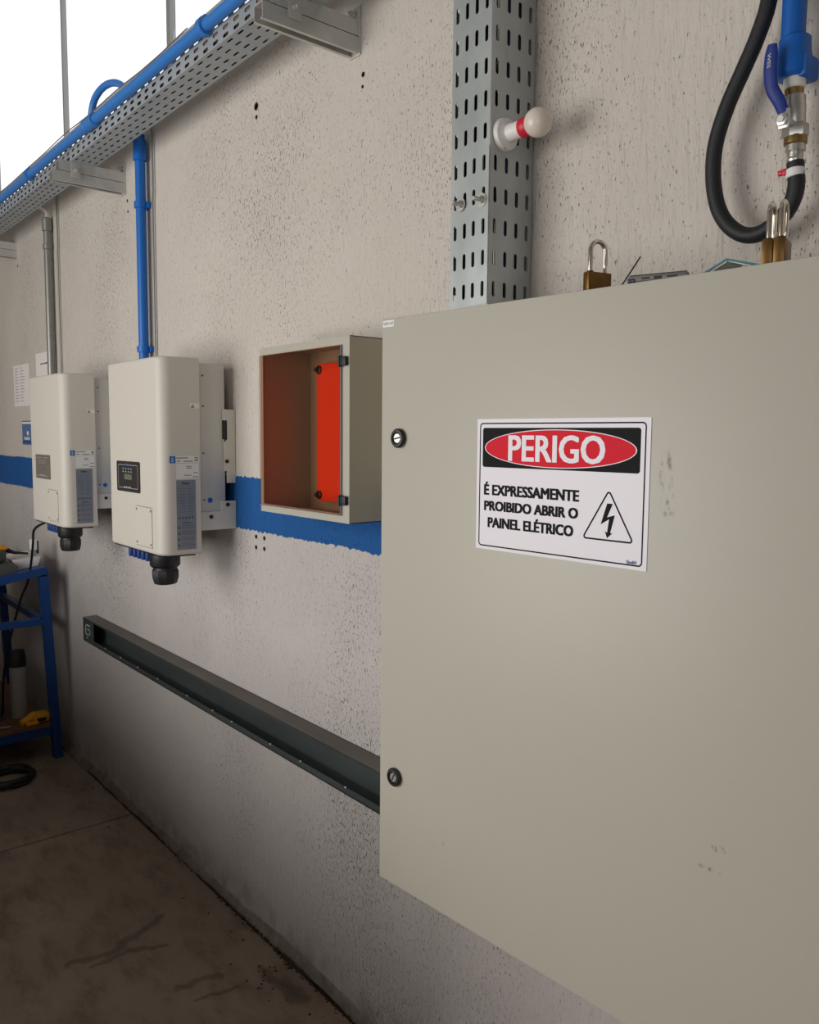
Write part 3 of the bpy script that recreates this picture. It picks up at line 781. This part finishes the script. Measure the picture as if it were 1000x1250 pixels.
mb = MB(); perforated(mb, (-1.1445, vyf-.0018, zb), ZA, XA, 5, 2, pz, (vx1-vx0)/4, .0285, .0082)
solid(mb.build('splice_plate', M['galv'], vt, smooth=False), .0012)
VC = [(-1.184+.0095*k, (-.102, -.088, -.097)[k % 3]) for k in range(9)]
VC += [(-1.187, -.084), (-1.187, -.064), (-1.187, -.044), (-1.103, -.082), (-1.102, -.066), (-1.103, -.052), (-1.102, -.040)]
mb = MB()
for k, (x, y) in enumerate(VC):
    pts = [(x+.001*math.sin(i*1.9+k), y+.0015*math.sin(i*1.2+2*k), 1.7245+i*.0765) for i in range(11)]
    mb.tube(spline(pts, 3), .0066, 8, k % 3)
o = mb.build('cable_bundle', [M[c] for c in ('blk', 'dark_sheath', 'rubber')]); o['kind'] = 'stuff'
tag(recenter(o, (-1.144, -.07, 1.7245)), 'bundle of dark cables rising inside the upright tray, seen through its slots', 'cables')
for x, z in ((-1.166, 1.9563), (-1.1103, 1.9531)):
    b = MB().lathe([(.0125, 0), (.0125, .0016)], (x, vyf-.0024, z), (0, -1, 0), 22)
    b = b.build('washer', M['steel'], vt)
    MB().lathe([(.0075, .0016), (.0075, .008)], (x, vyf-.0024, z), (0, -1, 0), 6).build('nut', M['steel'], b, angle=20)
    MB().lathe([(.0042, .006), (.0042, .021), (.0032, .022)], (x, vyf-.0024, z), (0, -1, 0), 14).build('bolt', M['steel'], b)

# ------------------------------------------------------------------ bulb in its holder
lo = Vector((-1.0925, -.082, 2.071))
lp = thing('bulb_lamp', 'white round bulb with red ring in a holder on the upright tray', 'lamp', lo)
MB().lathe([(.0295, 0), (.0295, .004), (.027, .009), (.018, .012), (.0165, .014)], lo, (1, 0, 0), 32).build('holder_base', M['white_pl'], lp)
MB().lathe([(.0165, .010), (.0155, .014), (.0145, .045), (.015, .048)], lo, (1, 0, 0), 28).build('socket', M['white_pl'], lp)
MB().lathe([(.0160, .044), (.0172, .046), (.0172, .060), (.0160, .062)], lo, (1, 0, 0), 28).build('red_ring', M['red_pl'], lp)
R_ = .0248; cx = .0812
prof = [(.0150, .058)]+[(R_*math.sin(a), cx-R_*math.cos(a)) for a in [math.radians(d) for d in range(40, 181, 10)]]
MB().lathe(prof, lo, (1, 0, 0), 32).build('bulb', M['bulb'], lp, angle=60)
for dy, dz in ((-.006, -.024), (.006, .024)):
    MB().lathe([(.0032, .0045), (.0032, .0085), (.0015, .009)], lo+Vector((0, dy, dz)), (1, 0, 0), 10).build('screw', M['ink_grey'], lp)

# ------------------------------------------------------------------ air pipe, valve, hose
ap = thing('air_pipe', 'thick blue air pipe coming down the wall at the upper right', 'pipe', (-.581, -.045, 2.02))
px, py = -.5815, -.045
MB().tube([(px, py, 2.068), (px, py, 2.70)], .0158, 24).build('pipe_run', M['blue_dark'], ap)
mb = MB().lathe([(.0158, 0), (.0205, -.004), (.0215, -.024), (.0225, -.026), (.0225, -.052), (.019, -.056)], (px+.003, py, 2.073), (0, 0, 1), 28)
mb.box(px-.002, px+.026, py-.012, py+.028, 2.014, 2.045, bev=.005)
mb.build('elbow', M['blue_dark'], ap)
bv = thing('ball_valve', 'chrome ball valve with a blue lever under the air pipe', 'valve', (-.573, -.045, 1.91))
q = (-.5765, -.045, 0)
MB().lathe([(.0135, 2.018), (.0145, 2.016), (.0145, 2.0045), (.0125, 2.003)], q, (0, 0, 1), 20).build('tape_ring', M['white_pl'], bv)
MB().lathe([(.0115, 2.004), (.0125, 2.003), (.0125, 1.994), (.0115, 1.993)], q, (0, 0, 1), 20).build('brass_nipple', M['brass_l'], bv)
mb = MB().lathe([(.0125, 1.994), (.0138, 1.992), (.0138, 1.983), (.0145, 1.981), (.0150, 1.958), (.0135, 1.953)], (-.5745, -.045, 0), (0, 0, 1), 24)
mb.build('valve_body', M['steel'], bv)
MB().lathe([(.0165, 1.955), (.0172, 1.953), (.0172, 1.940), (.0165, 1.938)], (-.572, -.045, 0), (0, 0, 1), 6).build('hex_nut', M['steel'], bv, angle=20)
MB().lathe([(.0145, 1.939), (.0152, 1.936), (.0152, 1.929), (.0125, 1.927)], (-.5712, -.045, 0), (0, 0, 1), 20).build('brass_nut', M['brass_l'], bv)
MB().lathe([(.0128, 1.928), (.0132, 1.919), (.0098, 1.917), (.0112, 1.914), (.0098, 1.911), (.0112, 1.908), (.0100, 1.904)], (-.5707, -.045, 0), (0, 0, 1), 20).build('hose_barb', M['steel'], bv)
# lever: side profile in x-z, flat, standing in front of the pipe
yh = -.078
sk = spline([(-.5725, yh, 1.962), (-.580, yh, 1.980), (-.590, yh-.002, 2.000), (-.5925, yh-.004, 2.022), (-.592, yh-.004, 2.043), (-.591, yh-.004, 2.056)], 5)
wd = [.0075, .0085, .009, .0095, .0095, .0065]
mb = MB(); rings = []; m_ = len(sk)
for i, p in enumerate(sk):
    tpos = i/(m_-1)*(len(wd)-1); a = int(min(tpos, len(wd)-2)); wv_ = wd[a]+(wd[a+1]-wd[a])*(tpos-a)
    tn = (sk[min(i+1, m_-1)]-sk[max(i-1, 0)]).normalized(); sd = Vector((tn.z, 0, -tn.x))
    rings.append([p+sd*wv_*math.cos(2*PI*j/14)+YA*.0042*math.sin(2*PI*j/14) for j in range(14)])
mb.ring_loft(rings)
lv = mb.build('lever', M['blue_grip'], bv)
MB().flat(text2d('WES', .02), (-.5950, yh-.0086, 2.044), -ZA, XA, 0, (0, .019, 0, .0048)).build('lever_mark', M['ink_lt'], lv, smooth=False)
MB().box(-.580, -.564, yh-.003, yh+.002, 1.942, 1.968, bev=.002).build('lever_plate', M['steel'], bv)
MB().tube([(-.572, -.05, 1.953), (-.572, yh-.004, 1.953)], .006, 16).build('stem', M['steel'], bv)
MB().lathe([(.0085, 0), (.0085, .004), (.005, .005), (.005, .007)], (-.572, yh-.004, 1.953), (0, -1, 0), 6).build('stem_nut', M['steel'], bv, angle=20)
hs = thing('air_hose', 'black rubber hose looping from the valve up beside the air pipe', 'hose', (-.65, -.045, 1.805))
hp = [(-.620, -.036, 2.34), (-.614, -.042, 2.21), (-.6187, -.045, 2.136), (-.6335, -.045, 2.092), (-.6527, -.045, 2.0535), (-.6756, -.045, 2.009), (-.6914, -.045, 1.9614), (-.6935, -.045, 1.915), (-.685, -.045, 1.8714), (-.668, -.045, 1.841), (-.6435, -.045, 1.8213), (-.6197, -.045, 1.8171), (-.597, -.045, 1.8255), (-.581, -.045, 1.838), (-.5708, -.045, 1.8547), (-.5668, -.045, 1.8755), (-.5700, -.045, 1.905)]
MB().tube(spline(hp, 6), .0114, 18).build('hose', M['rubber'], hs)
MB().lathe([(.0116, 0), (.0127, .001), (.0127, .011), (.0116, .012)], (-.5686, -.045, 1.884), (-.1, 0, 1), 20).build('hose_clamp', M['white_pl'], hs)
mb = MB().box(-.5835, -.577, -.056, -.048, 1.888, 1.897, bev=.002)
mb.lathe([(.004, 0), (.004, .006)], (-.583, -.052, 1.8925), (-1, 0, 0), 10)
mb.build('clamp_screw', M['red_pl'], hs)

# ------------------------------------------------------------------ things on top of the big cabinet
ZT = 1.7225
def padlock(w_=.041, th_=.0125, h_=.0345, sh=.046):
    r = thing('padlock', 'x', 'padlock', (0, 0, 0))
    MB().box(-w_/2, w_/2, -th_/2, th_/2, 0, h_, bev=.0014).build('body', M['brass'], r)
    a = w_/2-.0075; pts = [(-a, 0, h_-.006), (-a, 0, h_+sh-a-.003)]
    for i in range(1, 12):
        q = PI-PI*i/12; pts.append((a*math.cos(q), 0, h_+sh-a-.003+a*math.sin(q)))
    pts += [(a, 0, h_+sh-a-.003), (a, 0, h_+.011), (a, 0, h_+.0105), (a, 0, h_+.0075), (a, 0, h_+.007), (a, 0, h_-.002)]
    rr = [.0034]*(len(pts)-4)+[.0034, .0024, .0024, .0034][0:4]
    MB().tube(pts, rr, 14).build('shackle', M['chrome'], r)
    MB().lathe([(.0045, 0), (.0045, .0015)], (-a, 0, h_), (0, 0, 1), 14).build('collar', M['blk'], r)
    return r
p0 = padlock()
for i, (x, y, rz, lb) in enumerate(((-.7515, -.238, math.radians(77), 'brass padlock standing alone left of the phone on the cabinet'),
                                    (-.5005, -.235, math.radians(106), 'left one of the two brass padlocks standing together on the cabinet'),
                                    (-.4862, -.235, math.radians(106), 'right one of the two brass padlocks standing together on the cabinet'))):
    o = p0 if i == 0 else copy_tree(p0)
    o.location = (x, y, ZT); o.rotation_euler = (0, 0, rz); o['label'] = lb; o['group'] = 'brass padlocks on the cabinet'
# phone lying on the cabinet, its bottom edge towards the camera
ph = thing('phone', 'grey smartphone lying on the big cabinet beside the lone padlock', 'phone', (-.659, -.220, ZT))
ang = math.radians(30)
mt = Matrix.Rotation(ang, 4, 'Z')
def phm(x0, x1, y0, y1, z0, z1, m, nm, bev=0, seg=3):
    return MB().box(x0, x1, y0, y1, z0, z1, 0, bev, seg).build(nm, m, ph, local=True)
phm(-.038, .038, -.058, .090, .003, .0125, M['phone'], 'body', .0035)
phm(-.0355, .0355, -.056, .088, .0123, .0131, M['inv_blk'], 'screen')
for x0, x1, z0, z1, nm in ((-.005, .005, .0058, .0094, 'charging_port'), (-.020, -.010, .0066, .0088, 'speaker_slot'), (.011, .024, .0066, .0088, 'speaker_slot')):
    phm(x0, x1, -.0583, -.056, z0, z1, M['inv_blk'], nm)
phm(-.0385, -.027, -.0588, -.050, .0025, .0095, M['lens'], 'corner_bumper', .003)
ph.rotation_euler = (0, math.radians(-2), ang)
mb = MB().tube([(-.775, -.175, ZT+.001), (-.7715, -.170, ZT+.012), (-.7425, -.150, ZT+.068)], .0011, 8)
tag(recenter(mb.build('steel_pin', M['blk']), (-.775, -.175, ZT)), 'thin dark wire sticking up behind the phone', 'wire')
# small teal folded card, open side down
mb = MB()
A_, B_, C_ = (-.596, -.019), (-.551, .0), (-.498, -.0165)
for p, q in ((A_, B_), (B_, C_)):
    for y0, y1, mi, dz in ((-.245, -.205, 0, 0),):
        zz = ZT+.0225
        mb.prism([(p[0], zz+p[1]), (q[0], zz+q[1]), (q[0], zz+q[1]-.003), (p[0], zz+p[1]-.003)], (0, y0, 0), XA, ZA, YA, y1-y0, mi)
        mb.prism([(p[0]+.002, zz+p[1]-.0032), (q[0]-.002 if q is C_ else q[0], zz+q[1]-.0032), (q[0]-.002 if q is C_ else q[0], zz+q[1]-.0042), (p[0]+.002, zz+p[1]-.0042)], (0, y0+.001, 0), XA, ZA, YA, y1-y0-.002, 1)
tag(recenter(mb.build('folded_card', [M['teal'], M['white_pl']], smooth=False), (-.545, -.225, ZT)), 'folded teal card with white inside, tented on the cabinet top', 'card')

# ------------------------------------------------------------------ papers on the far wall
def paper(x0, x1, z0, z1, label, cat, tilt=0, m='paper', lines=()):
    mb = MB().box(x0, x1, -.0022, -.0004, z0, z1)
    for u0, u1, v in lines: mb.rect(u0, u1, v-.004, v+.004, (0, -.0026, 0), XA, ZA, 1)
    o = mb.build(cat, [M[m], M['ink_grey']], smooth=False); o.name = 'paper_sheet' if m == 'paper' else 'notice_sticker'
    tag(recenter(o, ((x0+x1)/2, 0, z0)), label, cat); return o
ln = []
for i in range(12):
    ln.append((-4.76, -4.70, 1.86-i*.0155)); ln.append((-4.66, -4.60+random.uniform(-.02, .03), 1.86-i*.0155))
for a in ln: pass
ps = MB().box(-4.789, -4.50, -.004, -.0004, 1.662, 1.876)
for u0, u1, v in ln: ps.rect(u0, u1, v-.0012, v+.0012, (0, -.0043, 0), XA, ZA, 1)
tag(recenter(ps.build('paper_sheet', [M['paper'], M['ink_grey']], smooth=False), (-4.64, 0, 1.662)), 'white printed sheet on the wall left of the farther inverter', 'paper')
ps = MB().box(-4.37, -4.145, -.004, -.0004, 1.70, 1.912)
for u0, u1 in ((-4.29, -4.245), (-4.235, -4.17)): ps.rect(u0, u1, 1.855, 1.862, (0, -.0043, 0), XA, ZA, 1)
tag(recenter(ps.build('paper_sheet', [M['paper'], M['ink_grey']], smooth=False), (-4.25, 0, 1.70)), 'white sheet on the wall beside the grey conduit, partly behind the inverter', 'paper')
ps = MB().box(-4.66, -4.45, -.003, -.0004, 1.462, 1.586)
ps.rect(-4.655, -4.455, 1.570, 1.580, (0, -.0033, 0), XA, ZA, 1).rect(-4.655, -4.455, 1.470, 1.482, (0, -.0033, 0), XA, ZA, 2)
for u in (-4.62, -4.585, -4.55): ps.rect(u, u+.024, 1.488, 1.502, (0, -.0033, 0), XA, ZA, 1)
ps.flat(polyf(ellipse(-4.555, 1.522, .018, .012, 16)), (0, -.0033, 0), XA, ZA, 1)
tag(recenter(ps.build('notice_sticker', [M['sticker_blue'], M['paper'], M['navy']], smooth=False), (-4.555, 0, 1.462)), 'small blue and white notice on the wall just above the blue stripe', 'sticker')

# ------------------------------------------------------------------ C-section steel channel on the wall
ch = thing('steel_channel', 'long dark steel channel fixed low on the wall, running behind the cabinet', 'channel', (-2.3, -.03, .633))
x0, x1, z0, z1, yf = -3.59, -1.20, .633, .736, -.058
mb = MB()
mb.box(x0, x1, -.003, -.001, z0, z1).box(x0, x1, yf, -.001, z0, z0+.003)
mb.box(x0, x1, yf, yf+.0025, z0, z0+.019)
mb.box(x0, x1, yf, yf+.0025, z1-.008, z1-.001)
mb.build('web', M['dull'], ch)
MB().box(x0, x1, yf, -.001, z1-.0025, z1).build('top_flange', M['dull_top'], ch)
mb = MB().box(x0, x0+.13, yf-.0012, yf+.0005, z0, z1-.001)
mb.box(x0, x0+.003, yf, -.001, z0, z1-.001)
pl = mb.build('end_plate', M['dull'], ch)
b = MB()
for u0, u1, v0, v1 in ((-3.56, -3.552, .665, .712), (-3.56, -3.50, .706, .712), (-3.535, -3.50, .690, .695), (-3.508, -3.50, .672, .695), (-3.55, -3.515, .667, .671), (-3.55, -3.53, .652, .656)):
    b.rect(u0, u1, v0, v1, (0, yf-.0016, 0), XA, ZA, 0)
b.build('end_sticker', M['ink_lt'], ch, smooth=False)
for i in range(11):
    x = -3.33+i*.19+random.uniform(-.04, .04)
    MB().lathe([(.0024, 0), (.0024, .002), (.001, .003)], (x, yf, z0+.0185), (0, -1, .4), 8).build('rivet', M['paper'], ch)

# ------------------------------------------------------------------ blue workbench with its load
wb = thing('workbench', 'blue steel workbench in the dark corner at the left edge', 'workbench', (-4.35, -.35, 0))
BX0, BX1, BY0, BY1 = -4.78, -3.94, -.62, -.105
tilt = .16
def tz(y): return .912+(y+.105)*tilt
def leg(x, y_t, y_b):
    t = .019
    mb = MB(); rings = []
    for z, y in ((0, y_b), (tz(y_t)-.008, y_t)):
        rings.append([(x-t, y-t, z), (x+t, y-t, z), (x+t, y+t, z), (x-t, y+t, z)])
    mb.ring_loft(rings); return mb.build('leg', M['shelf_blue'], wb)
for x in (BX1-.019, BX0+.019):
    leg(x, BY0+.02, BY0-.02); leg(x, BY1-.012, BY1+.03)
def yrail(x0, x1, z0, z1, nm, tilted):
    mb = MB(); rings = []
    for y in (BY0, BY1):
        d = tz(y)-.912 if tilted else 0
        rings.append([(x0, y, z0+d), (x1, y, z0+d), (x1, y, z1+d), (x0, y, z1+d)])
    mb.ring_loft(rings); return mb.build(nm, M['shelf_blue'], wb)
yrail(BX1-.03, BX1+.002, .878, .914, 'top_rail', True); yrail(BX0, BX0+.03, .878, .914, 'top_rail', True)
yrail(BX0+.02, BX1-.02, .892, .902, 'top_sheet', True)
yrail(BX1-.03, BX1+.0015, .645, .675, 'middle_rail', False); yrail(BX0, BX0+.03, .645, .675, 'middle_rail', False)
for y in (BY0, BY1-.03): MB().box(BX0, BX1, y, y+.03, .645, .675).build('middle_rail', M['shelf_blue'], wb)
for y in (BY0, BY1-.03): MB().box(BX0, BX1, y, y+.03, tz(y+.015)-.040, tz(y+.015)-.022).build('top_rail', M['shelf_blue'], wb)
MB().box(BX0+.01, BX1-.005, BY0, BY1, .158, .176).build('bottom_shelf', M['wood'], wb)
yrail(BX1-.03, BX1+.001, .120, .157, 'bottom_rail', False)
mb = MB().prism([(-.62, .675), (-.28, .675), (-.28, .70), (-.42, .735), (-.62, .735)], (BX0+.02, 0, 0), YA, ZA, XA, .42)
mb.build('drawer_box', M['shelf_blue'], wb)
# on its top
def put(o, l, label, cat): return tag(recenter(o, l), label, cat)
Zb = lambda y: tz(y)-.010
wbx = thing('cardboard_box', 'white open carton on the blue workbench top', 'box', (-4.18, -.15, .885))
mb = MB(); zz = Zb(-.21)
rings = [[(-4.30, -.205, Zb(-.205)), (-4.075, -.205, Zb(-.205)), (-4.075, -.105, Zb(-.105)), (-4.30, -.105, Zb(-.105))],
         [(-4.305, -.212, .934), (-4.070, -.212, .934), (-4.070, -.092, .945), (-4.305, -.092, .945)]]
mb.ring_loft(rings); mb.build('carton', M['paper'], wbx)
mb = MB().prism([(-4.30, -.21), (-4.08, -.21), (-4.10, -.216), (-4.29, -.216)], (0, 0, .934), XA, YA, ZA, .002); mb.build('flap', M['paper'], wbx)
cg = thing('charger', 'white plastic charger block standing on the carton by the wall', 'charger', (-4.10, -.105, .946))
mb = MB().box(-4.125, -4.095, -.128, -.098, .972, 1.024, bev=.005); mb.build('housing', M['white_pl'], cg)
MB().box(-4.121, -4.099, -.122, -.104, .9455, .973, bev=.001).build('plug_base', M['grey_wire'], cg)
MB().box(-4.122, -4.098, -.0985, -.092, .955, 1.015, bev=.001).build('side_grip', M['blk'], cg)
yt = thing('yellow_tool', 'yellow handled tool lying behind the grey case on the workbench', 'tool', (-4.12, -.27, .90))
mb = MB().box(-4.16, -4.08, -.36, -.232, .985, 1.004, bev=.006); mb.build('handle', M['yellow'], yt)
MB().tube([(-4.12, -.235, .985), (-4.12, -.195, .965), (-4.12, -.135, .9565)], [.012, .007, .005], 12).build('shaft', M['blk'], yt)
MB().box(-4.17, -4.07, -.37, -.24, .934, .985, bev=.008).build('pouch', M['case'], yt)
cs = thing('grey_case', 'dark grey plastic tool case at the near edge of the workbench top', 'case', (-4.05, -.32, .87))
rings = [[(-4.16, -.46, Zb(-.46)), (-3.985, -.46, Zb(-.46)), (-3.985, -.218, Zb(-.218)), (-4.16, -.218, Zb(-.218))],
         [(-4.16, -.46, .905), (-3.985, -.46, .905), (-3.985, -.214, .918), (-4.16, -.214, .918)],
         [(-4.15, -.45, .922), (-3.995, -.45, .922), (-3.995, -.228, .930), (-4.15, -.228, .930)]]
MB().ring_loft(rings).build('shell', M['case'], cs)
MB().box(-4.10, -4.03, -.40, -.28, .924, .933, bev=.003).build('lid_grip', M['silver_lab'], cs)
# on its bottom shelf
cn = thing('canister', 'milky plastic canister with dark cap on the bottom shelf', 'canister', (-4.12, -.20, .176))
MB().lathe([(.033, .176), (.036, .18), (.036, .42), (.034, .428), (.030, .43)], (-4.12, -.20, 0), (0, 0, 1), 24).build('bottle', M['clear'], cn)
MB().lathe([(.040, .425), (.040, .470), (.034, .498), (.020, .502)], (-4.12, -.20, 0), (0, 0, 1), 24).build('cap', M['blk'], cn)
dr = thing('yellow_drill', 'yellow power tool lying on the bottom shelf of the workbench', 'drill', (-4.0, -.15, .176))
mb = MB().box(-4.03, -3.965, -.175, -.100, .178, .222, bev=.012); mb.build('motor_body', M['yellow'], dr)
mb = MB().tube([(-4.0, -.165, .208), (-3.99, -.20, .196), (-3.98, -.225, .19)], [.022, .017, .015], 12); mb.build('nose', M['yellow'], dr)
mb = MB().box(-3.972, -3.95, -.21, -.155, .177, .192, bev=.005); mb.build('handle', M['yellow'], dr)
MB().box(-3.969, -3.9635, -.16, -.12, .186, .202).build('vent', M['blk'], dr)
tag(recenter(MB().box(-4.35, -4.10, -.46, -.28, .177, .31, bev=.006).build('dark_box', M['case']), (-4.22, -.37, .176)), 'dark box in the shade on the bottom shelf of the workbench', 'box')
tag(recenter(MB().tube(spline([(-3.98, -.40, .185), (-3.985, -.33, .186), (-3.98, -.27, .184)], 4), .004, 8).build('rod', M['grey_wire']), (-3.98, -.33, .18)), 'short pale rod lying on the bottom shelf edge', 'rod')

# black cable hanging from the farther inverter, down behind the bench rail
cp_ = [(-3.56, -.18, 1.166), (-3.585, -.20, 1.155), (-3.66, -.225, 1.12), (-3.82, -.19, 1.045), (-3.90, -.175, .98), (-3.965, -.168, .905), (-4.0, -.175, .83), (-4.05, -.19, .76), (-4.12, -.21, .62), (-4.15, -.23, .51), (-4.17, -.25, .36), (-4.17, -.26, .183)]
tag(recenter(MB().tube(spline(cp_, 6), .0052, 10).build('power_cable', M['blk']), (-4.17, -.26, .18)), 'black cable hanging from the farther inverter down behind the workbench rail', 'cable')
# coil of black cable on the floor
pts = []
for i in range(64):
    a = i/63*2*PI*2.6; rr = .105+.006*math.sin(i*.9)
    pts.append((-3.80+rr*.85*math.cos(a), -.34+rr*math.sin(a), .013+.0085*i/63*2.2))
pts += [(-3.78, -.55, .013), (-3.74, -.75, .013)]
tag(recenter(MB().tube(spline(pts, 2), .0125, 10).build('cable_coil', M['rubber']), (-3.8, -.34, 0)), 'coil of thick black cable on the floor by the workbench', 'cable')
